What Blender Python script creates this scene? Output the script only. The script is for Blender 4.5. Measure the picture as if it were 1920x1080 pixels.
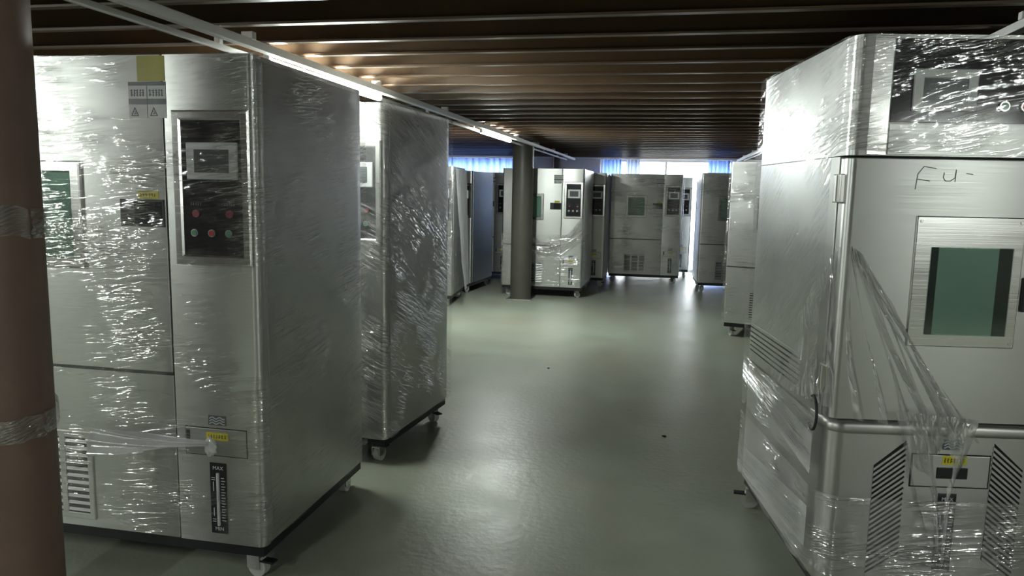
import bpy, bmesh, math, random
import numpy as np
from mathutils import Matrix, Vector

# ------------------------------------------------------------------ reset
for o in list(bpy.data.objects):
    bpy.data.objects.remove(o, do_unlink=True)
scene = bpy.context.scene
COL = scene.collection
rng = random.Random(7)
R = math.radians

# ------------------------------------------------------------------ camera
cam_d = bpy.data.cameras.new('camera')
cam = bpy.data.objects.new('camera', cam_d)
COL.objects.link(cam)
cam_d.sensor_width = 36.0
cam_d.lens = 1387.0 / 1920.0 * 36.0
cam_d.clip_start = 0.05
cam_d.clip_end = 200
cam.matrix_world = Matrix(((0.9783, -0.0463, 0.2021, 0.0),
                           (0.2064, 0.1245, -0.9705, 0.0),
                           (0.0198, 0.9911, 0.1314, 1.45),
                           (0, 0, 0, 1)))
scene.camera = cam

# ------------------------------------------------------------------ world, exposure
world = bpy.data.worlds.new('world')
scene.world = world
world.use_nodes = True
bg = world.node_tree.nodes['Background']
bg.inputs['Color'].default_value = (0.93, 0.97, 1.0, 1)
bg.inputs['Strength'].default_value = 15.0
scene.view_settings.view_transform = 'Standard'
scene.view_settings.look = 'None'
scene.view_settings.gamma = 1.0
scene.view_settings.use_curve_mapping = False
scene.view_settings.exposure = 0.3
TUBE_STRENGTH = 270.0

CEIL = 2.08          # underside of the beams
# ------------------------------------------------------------------ materials
def new_mat(name):
    m = bpy.data.materials.new(name)
    m.use_nodes = True
    nt = m.node_tree
    return m, nt, nt.nodes['Principled BSDF']

def plain(name, col, rough=0.5, metal=0.0, var=0.0, scale=20.0, spec=0.5, bump=0.0):
    m, nt, b = new_mat(name)
    b.inputs['Base Color'].default_value = (*col, 1)
    b.inputs['Roughness'].default_value = rough
    b.inputs['Metallic'].default_value = metal
    b.inputs['Specular IOR Level'].default_value = spec
    if var > 0 or bump > 0:
        tc = nt.nodes.new('ShaderNodeTexCoord')
        n = nt.nodes.new('ShaderNodeTexNoise')
        n.inputs['Scale'].default_value = scale
        n.inputs['Detail'].default_value = 5
        nt.links.new(tc.outputs['Object'], n.inputs['Vector'])
        if var > 0:
            mx = nt.nodes.new('ShaderNodeMix')
            mx.data_type = 'RGBA'
            mx.inputs['A'].default_value = (*[c * (1 - var) for c in col], 1)
            mx.inputs['B'].default_value = (*[min(1, c * (1 + var)) for c in col], 1)
            nt.links.new(n.outputs['Fac'], mx.inputs['Factor'])
            nt.links.new(mx.outputs['Result'], b.inputs['Base Color'])
        if bump > 0:
            bp = nt.nodes.new('ShaderNodeBump')
            bp.inputs['Strength'].default_value = bump
            bp.inputs['Distance'].default_value = 0.01
            nt.links.new(n.outputs['Fac'], bp.inputs['Height'])
            nt.links.new(bp.outputs['Normal'], b.inputs['Normal'])
    return m

def steel(name, col=(0.60, 0.61, 0.59), rough=0.37, aniso=0.35):
    m, nt, b = new_mat(name)
    b.inputs['Metallic'].default_value = 1.0
    b.inputs['Anisotropic'].default_value = aniso
    b.inputs['Anisotropic Rotation'].default_value = 0.25
    tg = nt.nodes.new('ShaderNodeTangent')
    tg.direction_type = 'RADIAL'
    tg.axis = 'Z'
    nt.links.new(tg.outputs['Tangent'], b.inputs['Tangent'])
    tc = nt.nodes.new('ShaderNodeTexCoord')
    mp = nt.nodes.new('ShaderNodeMapping')
    mp.inputs['Scale'].default_value = (2.5, 2.5, 260.0)      # horizontal brushing
    nt.links.new(tc.outputs['Object'], mp.inputs['Vector'])
    n = nt.nodes.new('ShaderNodeTexNoise')
    n.inputs['Scale'].default_value = 1.0
    n.inputs['Detail'].default_value = 4
    nt.links.new(mp.outputs['Vector'], n.inputs['Vector'])
    n2 = nt.nodes.new('ShaderNodeTexNoise')
    n2.inputs['Scale'].default_value = 3.0
    n2.inputs['Detail'].default_value = 3
    nt.links.new(tc.outputs['Object'], n2.inputs['Vector'])
    mr = nt.nodes.new('ShaderNodeMapRange')
    mr.inputs['To Min'].default_value = rough - 0.08
    mr.inputs['To Max'].default_value = rough + 0.12
    nt.links.new(n.outputs['Fac'], mr.inputs['Value'])
    nt.links.new(mr.outputs['Result'], b.inputs['Roughness'])
    mx = nt.nodes.new('ShaderNodeMix')
    mx.data_type = 'RGBA'
    mx.inputs['A'].default_value = (*[c * 0.86 for c in col], 1)
    mx.inputs['B'].default_value = (*[min(1, c * 1.1) for c in col], 1)
    nt.links.new(n2.outputs['Fac'], mx.inputs['Factor'])
    nt.links.new(mx.outputs['Result'], b.inputs['Base Color'])
    bp = nt.nodes.new('ShaderNodeBump')
    bp.inputs['Strength'].default_value = 0.06
    bp.inputs['Distance'].default_value = 0.002
    nt.links.new(n.outputs['Fac'], bp.inputs['Height'])
    nt.links.new(bp.outputs['Normal'], b.inputs['Normal'])
    return m

def film(name, fac_lo=0.05, fac_hi=0.22, fine=0.003, milk=0.03, rough=0.07, su=5.0, sv=40.0, crease=0.45):
    """clear stretch wrap: mostly transparent, glossy, finely creased along its own stretch direction (uv in metres)"""
    m = bpy.data.materials.new(name)
    m.use_nodes = True
    nt = m.node_tree
    nt.nodes.clear()
    out = nt.nodes.new('ShaderNodeOutputMaterial')
    tr = nt.nodes.new('ShaderNodeBsdfTransparent')
    tr.inputs['Color'].default_value = (0.985, 0.985, 0.985, 1)
    gl = nt.nodes.new('ShaderNodeBsdfGlossy')
    gl.inputs['Color'].default_value = (0.96, 0.96, 0.97, 1)
    gl.inputs['Roughness'].default_value = rough
    df = nt.nodes.new('ShaderNodeBsdfDiffuse')
    df.inputs['Color'].default_value = (0.85, 0.86, 0.87, 1)
    uv = nt.nodes.new('ShaderNodeUVMap')
    uv.uv_map = 'film'
    mp = nt.nodes.new('ShaderNodeMapping')
    mp.inputs['Scale'].default_value = (su, sv, 1)
    nt.links.new(uv.outputs['UV'], mp.inputs['Vector'])
    n = nt.nodes.new('ShaderNodeTexNoise')
    n.inputs['Scale'].default_value = 1.0
    n.inputs['Detail'].default_value = 3
    nt.links.new(mp.outputs['Vector'], n.inputs['Vector'])
    n2 = nt.nodes.new('ShaderNodeTexNoise')
    n2.inputs['Scale'].default_value = 4.0
    n2.inputs['Detail'].default_value = 4
    nt.links.new(uv.outputs['UV'], n2.inputs['Vector'])
    ms = nt.nodes.new('ShaderNodeMapRange')
    ms.inputs['From Min'].default_value = 0.44
    ms.inputs['From Max'].default_value = 0.68
    ms.inputs['To Min'].default_value = 0.06
    ms.inputs['To Max'].default_value = 1.0
    nt.links.new(n2.outputs['Fac'], ms.inputs['Value'])
    def math_(op, a, b):
        q = nt.nodes.new('ShaderNodeMath')
        q.operation = op
        for i_, x_ in enumerate((a, b)):
            if x_ is None:
                continue
            if isinstance(x_, (int, float)):
                q.inputs[i_].default_value = x_
            else:
                nt.links.new(x_, q.inputs[i_])
        return q.outputs['Value']
    r_ = math_('SUBTRACT', n.outputs['Fac'], 0.5)
    r_ = math_('ABSOLUTE', r_, None)
    r_ = math_('MULTIPLY', r_, 3.2)
    r_ = math_('SUBTRACT', 1.0, r_)
    r_ = math_('MAXIMUM', r_, 0.0)
    r_ = math_('POWER', r_, 4.5)
    mu = nt.nodes.new('ShaderNodeMath')
    mu.operation = 'MULTIPLY'
    nt.links.new(r_, mu.inputs[0])
    nt.links.new(ms.outputs['Result'], mu.inputs[1])
    bp = nt.nodes.new('ShaderNodeBump')
    bp.inputs['Strength'].default_value = 1.0
    bp.inputs['Distance'].default_value = fine
    nt.links.new(mu.outputs['Value'], bp.inputs['Height'])
    nt.links.new(bp.outputs['Normal'], gl.inputs['Normal'])
    mf = nt.nodes.new('ShaderNodeMapRange')
    mf.inputs['From Min'].default_value = 0.35
    mf.inputs['From Max'].default_value = 0.7
    mf.inputs['To Min'].default_value = fac_lo
    mf.inputs['To Max'].default_value = fac_hi
    nt.links.new(n2.outputs['Fac'], mf.inputs['Value'])
    cr = math_('MULTIPLY', mu.outputs['Value'], crease)
    m1 = nt.nodes.new('ShaderNodeMixShader')
    nt.links.new(math_('ADD', mf.outputs['Result'], cr), m1.inputs['Fac'])
    nt.links.new(tr.outputs[0], m1.inputs[1])
    nt.links.new(gl.outputs[0], m1.inputs[2])
    m2 = nt.nodes.new('ShaderNodeMixShader')
    nt.links.new(math_('ADD', math_('MULTIPLY', cr, 0.18), milk), m2.inputs['Fac'])
    nt.links.new(m1.outputs[0], m2.inputs[1])
    nt.links.new(df.outputs[0], m2.inputs[2])
    nt.links.new(m2.outputs[0], out.inputs['Surface'])
    return m

def emit(name, col, strength):
    m = bpy.data.materials.new(name)
    m.use_nodes = True
    nt = m.node_tree
    nt.nodes.clear()
    out = nt.nodes.new('ShaderNodeOutputMaterial')
    e = nt.nodes.new('ShaderNodeEmission')
    e.inputs['Color'].default_value = (*col, 1)
    e.inputs['Strength'].default_value = strength
    nt.links.new(e.outputs[0], out.inputs['Surface'])
    return m

def cloth(name, col, trans=0.6):
    m = bpy.data.materials.new(name)
    m.use_nodes = True
    nt = m.node_tree
    nt.nodes.clear()
    out = nt.nodes.new('ShaderNodeOutputMaterial')
    d = nt.nodes.new('ShaderNodeBsdfDiffuse')
    t = nt.nodes.new('ShaderNodeBsdfTranslucent')
    d.inputs['Color'].default_value = (*col, 1)
    t.inputs['Color'].default_value = (*col, 1)
    mx = nt.nodes.new('ShaderNodeMixShader')
    mx.inputs['Fac'].default_value = trans
    nt.links.new(d.outputs[0], mx.inputs[1])
    nt.links.new(t.outputs[0], mx.inputs[2])
    nt.links.new(mx.outputs[0], out.inputs['Surface'])
    return m

def glass(name, tint=(0.9, 0.95, 0.94), fac=0.1, rough=0.02):
    m = bpy.data.materials.new(name)
    m.use_nodes = True
    nt = m.node_tree
    nt.nodes.clear()
    out = nt.nodes.new('ShaderNodeOutputMaterial')
    t = nt.nodes.new('ShaderNodeBsdfTransparent')
    t.inputs['Color'].default_value = (*tint, 1)
    g = nt.nodes.new('ShaderNodeBsdfGlossy')
    g.inputs['Roughness'].default_value = rough
    mx = nt.nodes.new('ShaderNodeMixShader')
    mx.inputs['Fac'].default_value = fac
    nt.links.new(t.outputs[0], mx.inputs[1])
    nt.links.new(g.outputs[0], mx.inputs[2])
    nt.links.new(mx.outputs[0], out.inputs['Surface'])
    return m

def floor_mat():
    m, nt, b = new_mat('floor_paint')
    tc = nt.nodes.new('ShaderNodeTexCoord')
    n1 = nt.nodes.new('ShaderNodeTexNoise')
    n1.inputs['Scale'].default_value = 0.9
    n1.inputs['Detail'].default_value = 6
    nt.links.new(tc.outputs['Object'], n1.inputs['Vector'])
    r1 = nt.nodes.new('ShaderNodeValToRGB')
    r1.color_ramp.elements[0].position = 0.32
    r1.color_ramp.elements[0].color = (0.335, 0.35, 0.275, 1)
    r1.color_ramp.elements[1].position = 0.70
    r1.color_ramp.elements[1].color = (0.38, 0.435, 0.352, 1)
    nt.links.new(n1.outputs['Fac'], r1.inputs['Fac'])
    n2 = nt.nodes.new('ShaderNodeTexNoise')
    n2.inputs['Scale'].default_value = 3.5
    n2.inputs['Detail'].default_value = 7
    nt.links.new(tc.outputs['Object'], n2.inputs['Vector'])
    r2 = nt.nodes.new('ShaderNodeMapRange')
    r2.inputs['From Min'].default_value = 0.3
    r2.inputs['From Max'].default_value = 0.7
    r2.inputs['To Min'].default_value = 0.9
    r2.inputs['To Max'].default_value = 1.05
    nt.links.new(n2.outputs['Fac'], r2.inputs['Value'])
    sc = nt.nodes.new('ShaderNodeMix')
    sc.data_type = 'RGBA'
    sc.blend_type = 'MULTIPLY'
    sc.inputs['Factor'].default_value = 1.0
    nt.links.new(r1.outputs['Color'], sc.inputs['A'])
    nt.links.new(r2.outputs['Result'], sc.inputs['B'])
    nt.links.new(sc.outputs['Result'], b.inputs['Base Color'])
    rr = nt.nodes.new('ShaderNodeMapRange')
    rr.inputs['To Min'].default_value = 0.26
    rr.inputs['To Max'].default_value = 0.50
    nt.links.new(n2.outputs['Fac'], rr.inputs['Value'])
    nt.links.new(rr.outputs['Result'], b.inputs['Roughness'])
    b.inputs['Specular IOR Level'].default_value = 0.5
    n3 = nt.nodes.new('ShaderNodeTexNoise')
    n3.inputs['Scale'].default_value = 28.0
    n3.inputs['Detail'].default_value = 4
    nt.links.new(tc.outputs['Object'], n3.inputs['Vector'])
    bp = nt.nodes.new('ShaderNodeBump')
    bp.inputs['Strength'].default_value = 0.2
    bp.inputs['Distance'].default_value = 0.01
    nt.links.new(n3.outputs['Fac'], bp.inputs['Height'])
    nt.links.new(bp.outputs['Normal'], b.inputs['Normal'])
    return m

M = dict(
    steel=steel('brushed_steel'),
    steel_edge=steel('bright_steel', (0.72, 0.72, 0.70), 0.22, 0.2),
    black=plain('black_paint', (0.012, 0.012, 0.014), 0.45),
    gloss_black=plain('black_acrylic', (0.010, 0.011, 0.014), 0.12, var=0.1),
    bezel=plain('grey_plastic', (0.72, 0.74, 0.74), 0.4),
    screen=plain('dark_screen', (0.10, 0.115, 0.12), 0.15),
    rubber=plain('dark_rubber', (0.02, 0.02, 0.022), 0.6),
    wheel=plain('pale_wheel', (0.55, 0.56, 0.53), 0.4),
    zinc=plain('zinc_plate', (0.62, 0.62, 0.60), 0.3, 1.0),
    yellow=plain('yellow_label', (0.72, 0.62, 0.02), 0.45),
    olive=plain('olive_yellow_label', (0.38, 0.34, 0.02), 0.4, var=0.15, scale=12),
    white=plain('white_label', (0.62, 0.63, 0.63), 0.45),
    ink=plain('dark_ink', (0.03, 0.03, 0.035), 0.5),
    grey_ink=plain('grey_ink', (0.16, 0.17, 0.17), 0.6),
    label_blue=plain('slate_label', (0.09, 0.11, 0.12), 0.4),
    print_white=plain('white_print', (0.75, 0.77, 0.77), 0.5),
    red=plain('red_lens', (0.5, 0.05, 0.05), 0.3),
    dull_red=plain('dull_red_switch', (0.22, 0.03, 0.04), 0.4),
    green=plain('green_lens', (0.10, 0.30, 0.18), 0.3),
    chamber_in=plain('green_tinted_lining', (0.50, 0.57, 0.535), 0.35, 0.2, var=0.2, scale=5),
    pane=glass('green_window_pane', (0.78, 0.87, 0.83), 0.10, 0.03),
    dark_slot=plain('dark_void', (0.008, 0.008, 0.008), 0.8),
    film=film('clear_stretch_wrap', 0.05, 0.16, 0.0045, 0.02),
    film_far=film('clear_stretch_wrap_coarse', 0.05, 0.20, 0.010, 0.02, 0.08, 3.0, 16.0, crease=0.3),
    film_heavy=film('layered_stretch_wrap', 0.10, 0.30, 0.0065, 0.03, 0.07, crease=0.6),
    film_drape=film('draped_stretch_wrap', 0.14, 0.45, 0.008, 0.10, 0.13, 4.0, 26.0, crease=0.9),
    film_taut=film('taut_roped_wrap', 0.20, 0.65, 0.0015, 0.05, 0.12, 2.0, 30.0, crease=0.2),
    film_milk=film('bunched_milky_wrap', 0.15, 0.35, 0.006, 0.42, 0.2, 6, 60),
    film_grey=film('loose_grey_wrap', 0.15, 0.3, 0.006, 0.35, 0.25, 2, 20),
    beam=plain('brown_beam_paint', (0.088, 0.053, 0.028), 0.40, var=0.35, scale=3, bump=0.1),
    deck=plain('brown_deck', (0.13, 0.085, 0.048), 0.6, var=0.3, scale=4),
    column=plain('grey_column_paint', (0.085, 0.080, 0.068), 0.4, var=0.2, scale=6),
    rust=plain('red_brown_column_paint', (0.19, 0.122, 0.095), 0.5, var=0.22, scale=9),
    trunk=plain('white_trunking', (0.70, 0.70, 0.68), 0.4),
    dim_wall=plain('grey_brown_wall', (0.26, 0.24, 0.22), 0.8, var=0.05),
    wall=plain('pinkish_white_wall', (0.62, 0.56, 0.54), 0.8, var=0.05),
    frame=plain('window_frame', (0.55, 0.56, 0.58), 0.4),
    blue=cloth('blue_curtain', (0.52, 0.66, 0.95), 0.75),
    sheer=cloth('pale_curtain', (0.62, 0.68, 0.82), 0.7),
    beige=cloth('added_beige_curtain', (0.30, 0.29, 0.26), 0.25),
    clear=glass('clear_pane', (0.97, 0.98, 0.98), 0.06, 0.0),
    tube=emit('lit_tube', (0.93, 1.0, 0.94), TUBE_STRENGTH),
    concrete=plain('outside_concrete', (0.5, 0.5, 0.48), 0.8, var=0.1),
    crumb=plain('black_crumb', (0.02, 0.02, 0.02), 0.7),
)
M['floor'] = floor_mat()

# ------------------------------------------------------------------ mesh helpers
def link(name, me, mat=None, parent=None):
    o = bpy.data.objects.new(name, me)
    COL.objects.link(o)
    if mat is not None and me is not None:
        if not me.materials:
            me.materials.append(M[mat] if isinstance(mat, str) else mat)
    if parent is not None:
        o.parent = parent
    return o

def finish(bm, name, mat, parent=None, smooth=None):
    bmesh.ops.recalc_face_normals(bm, faces=bm.faces[:])
    me = bpy.data.meshes.new(name)
    bm.to_mesh(me)
    bm.free()
    if smooth:
        for p in me.polygons:
            p.use_smooth = True
        me.set_sharp_from_angle(angle=R(smooth))
    return link(name, me, mat, parent)

def add_box(bm, x0, x1, y0, y1, z0, z1, bev=0.0, seg=2):
    t = bmesh.new()
    v = [t.verts.new((x, y, z)) for z in (z0, z1) for (x, y) in ((x0, y0), (x1, y0), (x1, y1), (x0, y1))]
    for f in ((0, 3, 2, 1), (4, 5, 6, 7), (0, 1, 5, 4), (1, 2, 6, 5), (2, 3, 7, 6), (3, 0, 4, 7)):
        t.faces.new([v[i] for i in f])
    if bev > 0:
        bmesh.ops.bevel(t, geom=t.edges[:], offset=bev, segments=seg, affect='EDGES', profile=0.5)
    merge(bm, t)

def merge(bm, t):
    m = {}
    for v in t.verts:
        m[v] = bm.verts.new(v.co)
    for f in t.faces:
        try:
            bm.faces.new([m[v] for v in f.verts])
        except ValueError:
            pass
    t.free()

def add_cyl(bm, p0, p1, r, n=16, r1=None):
    p0, p1 = Vector(p0), Vector(p1)
    r1 = r if r1 is None else r1
    d = (p1 - p0).normalized()
    a = d.orthogonal().normalized()
    b = d.cross(a)
    lo, hi = [], []
    for i in range(n):
        t = 2 * math.pi * i / n
        e = a * math.cos(t) + b * math.sin(t)
        lo.append(bm.verts.new(p0 + e * r))
        hi.append(bm.verts.new(p1 + e * r1))
    for i in range(n):
        j = (i + 1) % n
        bm.faces.new((lo[i], lo[j], hi[j], hi[i]))
    bm.faces.new(lo[::-1])
    bm.faces.new(hi)

def add_tube(bm, pts, r, n=8):
    pts = [Vector(p) for p in pts]
    rings = []
    a = None
    for i, p in enumerate(pts):
        d = (pts[min(i + 1, len(pts) - 1)] - pts[max(i - 1, 0)]).normalized()
        if a is None:
            a = d.orthogonal().normalized()
        a = (a - d * a.dot(d)).normalized()
        b = d.cross(a)
        rings.append([bm.verts.new(p + (a * math.cos(2 * math.pi * k / n) + b * math.sin(2 * math.pi * k / n)) * r) for k in range(n)])
    for q in range(len(rings) - 1):
        for k in range(n):
            bm.faces.new((rings[q][k], rings[q][(k + 1) % n], rings[q + 1][(k + 1) % n], rings[q + 1][k]))
    bm.faces.new(rings[0][::-1])
    bm.faces.new(rings[-1])

def add_prism(bm, pts, z0, z1):
    """plan outline extruded upwards"""
    lo = [bm.verts.new((x, y, z0)) for x, y in pts]
    hi = [bm.verts.new((x, y, z1)) for x, y in pts]
    n = len(pts)
    for i in range(n):
        j = (i + 1) % n
        bm.faces.new((lo[i], lo[j], hi[j], hi[i]))
    bm.faces.new(lo[::-1])
    bm.faces.new(hi)

def add_face_prism(bm, pts, y0, y1):
    """outline in the front plane (x, z) given a thickness in y"""
    lo = [bm.verts.new((x, y0, z)) for x, z in pts]
    hi = [bm.verts.new((x, y1, z)) for x, z in pts]
    n = len(pts)
    for i in range(n):
        j = (i + 1) % n
        bm.faces.new((lo[i], lo[j], hi[j], hi[i]))
    bm.faces.new(lo[::-1])
    bm.faces.new(hi)

def round_rect(x0, x1, y0, y1, r, seg=5):
    """r: radii for corners (x0,y0),(x1,y0),(x1,y1),(x0,y1)"""
    if not isinstance(r, (tuple, list)):
        r = (r,) * 4
    out = []
    cs = ((x0 + r[0], y0 + r[0], 180, r[0]), (x1 - r[1], y0 + r[1], 270, r[1]),
          (x1 - r[2], y1 - r[2], 0, r[2]), (x0 + r[3], y1 - r[3], 90, r[3]))
    for cx, cy, a0, rr in cs:
        if rr <= 0:
            out.append((cx, cy))
            continue
        for k in range(seg + 1):
            a = R(a0 + 90.0 * k / seg)
            out.append((cx + rr * math.cos(a), cy + rr * math.sin(a)))
    return out

def box_part(name, mat, parent, x0, x1, y0, y1, z0, z1, bev=0.002, label=None):
    bm = bmesh.new()
    add_box(bm, x0, x1, y0, y1, z0, z1, bev)
    o = finish(bm, name, mat, parent)
    if label:
        o['label'] = label
    return o

def frame_part(name, mat, parent, x0, x1, z0, z1, wd, y0, y1, bev=0.002):
    """picture-frame moulding in the front plane"""
    bm = bmesh.new()
    rings = []
    prof = ((0, y1), (0, y0 + bev), (bev, y0), (wd - bev, y0), (wd, y0 + bev), (wd, y1))
    for ins, y in prof:
        rings.append([bm.verts.new(p) for p in ((x0 + ins, y, z0 + ins), (x1 - ins, y, z0 + ins),
                                                (x1 - ins, y, z1 - ins), (x0 + ins, y, z1 - ins))])
    for a in range(len(rings)):
        b = (a + 1) % len(rings)
        for k in range(4):
            bm.faces.new((rings[a][k], rings[a][(k + 1) % 4], rings[b][(k + 1) % 4], rings[b][k]))
    return finish(bm, name, mat, parent)

def ribbon(bm, pts, wd, y, th=0.0006):
    """pen stroke lying on a front plane at depth y"""
    for (xa, za), (xb, zb) in zip(pts[:-1], pts[1:]):
        d = Vector((xb - xa, zb - za))
        if d.length < 1e-6:
            continue
        d.normalize()
        nx, nz = -d.y * wd / 2, d.x * wd / 2
        ex, ez = d.x * wd * .3, d.y * wd * .3
        add_face_prism(bm, [(xa - ex + nx, za - ez + nz), (xa - ex - nx, za - ez - nz),
                            (xb + ex - nx, zb + ez - nz), (xb + ex + nx, zb + ez + nz)], y - th, y)

def text_part(txt, mat, parent, x, z, size, y):
    cu = bpy.data.curves.new('lettering', 'FONT')
    cu.body = txt
    cu.size = size
    cu.align_x = 'CENTER'
    cu.align_y = 'CENTER'
    tmp = bpy.data.objects.new('tmp_text', cu)
    COL.objects.link(tmp)
    dg = bpy.context.evaluated_depsgraph_get()
    dg.update()
    me = bpy.data.meshes.new_from_object(tmp.evaluated_get(dg))
    bpy.data.objects.remove(tmp, do_unlink=True)
    me.transform(Matrix.Translation((x, y, z)) @ Matrix.Rotation(R(90), 4, 'X'))
    me.materials.clear()
    return link('lettering', me, mat, parent)

def thing(name, label, cat, loc=(0, 0, 0), rotz=0.0, group=None):
    o = bpy.data.objects.new(name, None)
    o.empty_display_size = 0.1
    COL.objects.link(o)
    o.location = loc
    o.rotation_euler = (0, 0, rotz)
    tag(o, label, cat, group)
    return o

def tag(o, label, cat, group=None):
    o['label'] = label
    o['category'] = cat
    if group:
        o['group'] = group
    return o

def struct(o, label=None):
    o['kind'] = 'structure'
    if label:
        o['label'] = label
    return o

# numpy value noise
def vnoise(x, y, seed=0):
    xi = np.floor(x).astype(np.int64)
    yi = np.floor(y).astype(np.int64)
    xf, yf = x - xi, y - yi
    u, v = xf * xf * (3 - 2 * xf), yf * yf * (3 - 2 * yf)

    def h(a, b):
        k = (a * 374761393 + b * 668265263 + seed * 1442695041) & 0xFFFFFFFF
        k = ((k ^ (k >> 13)) * 1274126177) & 0xFFFFFFFF
        k = k ^ (k >> 16)
        return (k & 0xFFFF) / 65535.0
    n00, n10, n01, n11 = h(xi, yi), h(xi + 1, yi), h(xi, yi + 1), h(xi + 1, yi + 1)
    return (n00 * (1 - u) + n10 * u) * (1 - v) + (n01 * (1 - u) + n11 * u) * v

def film_grid(name, mat, parent, P, N, S, T, amp, ang, seed, taper=None):
    """wrinkled film over a grid of points P (nt, ns, 3) with normals N; S,T are metres along the sheet"""
    nt_, ns_ = S.shape
    ca, sa = math.cos(ang), math.sin(ang)
    A = S * ca + T * sa
    B = -S * sa + T * ca
    warp = vnoise(S * 3, T * 3, seed + 5)
    d = (1 - np.abs(2 * vnoise(A * 2.2, B * 34 + warp * 3, seed) - 1)) ** 2
    d2 = (1 - np.abs(2 * vnoise(A * 4.5 + 9, B * 15 + warp * 2, seed + 1) - 1)) ** 2
    mod = np.clip(vnoise(S * 2.3, T * 2.3, seed + 2) * 2 - 0.55, 0.05, 1.2)
    low = vnoise(S * 4, T * 4, seed + 3)
    D = amp * (d * mod + 0.9 * d2 * mod + 0.8 * low)
    if taper is not None:
        D = D * taper
    V = P + N * D[..., None]
    idx = np.arange(nt_ * ns_).reshape(nt_, ns_)
    F = np.stack([idx[:-1, :-1], idx[:-1, 1:], idx[1:, 1:], idx[1:, :-1]], -1).reshape(-1, 4)
    me = bpy.data.meshes.new(name)
    me.from_pydata(V.reshape(-1, 3).tolist(), [], F.tolist())
    uvl = me.uv_layers.new(name='film')
    li = np.empty(len(me.loops), dtype=np.int64)
    me.loops.foreach_get('vertex_index', li)
    UV = np.stack([A.reshape(-1)[li], B.reshape(-1)[li]], -1)
    uvl.data.foreach_set('uv', UV.astype(np.float32).reshape(-1))
    me.polygons.foreach_set('use_smooth', [True] * len(me.polygons))
    return link(name, me, mat, parent)

def wrap(name, mat, parent, path, z0, z1, step=0.012, off=0.006, amp=0.004, ang=0.15, seed=1, top=None):
    """stretch film wound round a plan path (list of x,y); path runs with the outside on its right"""
    pts = [Vector((*p, 0)) for p in path]
    seg = [(pts[i + 1] - pts[i]).length for i in range(len(pts) - 1)]
    cum = [0]
    for s in seg:
        cum.append(cum[-1] + s)
    ss = []
    for i, s in enumerate(seg):
        n = max(1, int(s / step))
        ss += [cum[i] + s * k / n for k in range(n)]
    ss.append(cum[-1])
    ss = np.array(ss)
    pos = np.zeros((len(ss), 2))
    nor = np.zeros((len(ss), 2))
    for k, s in enumerate(ss):
        i = min(len(seg) - 1, max(0, int(np.searchsorted(cum, s, 'right') - 1)))
        d = (pts[i + 1] - pts[i]).normalized()
        p = pts[i] + d * (s - cum[i])
        nn = Vector((d.y, -d.x, 0))
        if abs(s - cum[i]) < 1e-6 and i > 0:
            d0 = (pts[i] - pts[i - 1]).normalized()
            nn = (nn + Vector((d0.y, -d0.x, 0))).normalized()
        pos[k] = p.x, p.y
        nor[k] = nn.x, nn.y
    zz = np.linspace(z0, z1, max(2, int((z1 - z0) / step)))
    S, T = np.meshgrid(ss, zz)
    # ragged lower and upper hems
    hem = 0.02 * (vnoise(S * 9, S * 0 + 3, seed + 8) - .5)
    Z = T.copy()
    P = np.zeros((*S.shape, 3))
    N = np.zeros((*S.shape, 3))
    N[..., 0], N[..., 1] = nor[None, :, 0], nor[None, :, 1]
    P[..., 0], P[..., 1] = pos[None, :, 0] + nor[None, :, 0] * off, pos[None, :, 1] + nor[None, :, 1] * off
    k = np.minimum(1, np.abs(T - z0) / 0.1)
    P[..., 2] = Z + hem * (1 - k)
    return film_grid(name, mat, parent, P, N, S, T, amp, ang, seed)

# ------------------------------------------------------------------ the room
X0, X1, Y0, Y1 = -7.5, 6.5, -6.0, 14.0

bm = bmesh.new()
add_box(bm, X0 - .2, X1 + .2, Y0 - .2, Y1 + .2, -0.15, 0.0)
floor = struct(finish(bm, 'floor', 'floor'), 'grey green painted concrete floor with dull gloss')

bm = bmesh.new()
add_box(bm, X0 - .2, X1 + .2, Y0 - .2, Y1 + .2, CEIL + 0.11, CEIL + 0.25)
ceiling = struct(finish(bm, 'ceiling', 'deck'), 'low dark brown deck on closely spaced beams')
# beams every 0.345 m across the room, each one a piece of the ceiling
bm = bmesh.new()
L0, L1 = X0 + 0.01, X1 - 0.01
add_box(bm, L0, L1, -0.004, 0.004, 0.0, 0.11)
add_box(bm, L0, L1, -0.028, 0.010, 0.0, 0.009)
add_box(bm, L0, L1, -0.028, 0.034, 0.100, 0.11)
first = finish(bm, 'beam', 'beam', ceiling)
k0 = int((Y0 - 2.785) / 0.345) + 1
k = k0
while 2.785 + 0.345 * k < Y1 - 0.05:
    o = first if k == k0 else bpy.data.objects.new('beam', first.data)
    if k != k0:
        COL.objects.link(o)
        o.parent = ceiling
    o.location = (0, 2.785 + 0.345 * k + rng.uniform(-.006, .006), CEIL + rng.uniform(-.003, .003))
    k += 1

def wall_box(name, x0, x1, y0, y1, z0=0.0, z1=CEIL + 0.11, label=None, mat='wall'):
    bm = bmesh.new()
    add_box(bm, x0, x1, y0, y1, z0, z1)
    return struct(finish(bm, name, mat), label)

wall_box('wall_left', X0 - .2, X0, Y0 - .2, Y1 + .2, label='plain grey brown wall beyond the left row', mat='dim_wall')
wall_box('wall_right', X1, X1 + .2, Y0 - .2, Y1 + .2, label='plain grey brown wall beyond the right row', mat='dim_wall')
wall_box('wall_front', X0, X1, Y0 - .2, Y0, label='plain wall at the near end of the room', mat='dim_wall')
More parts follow.
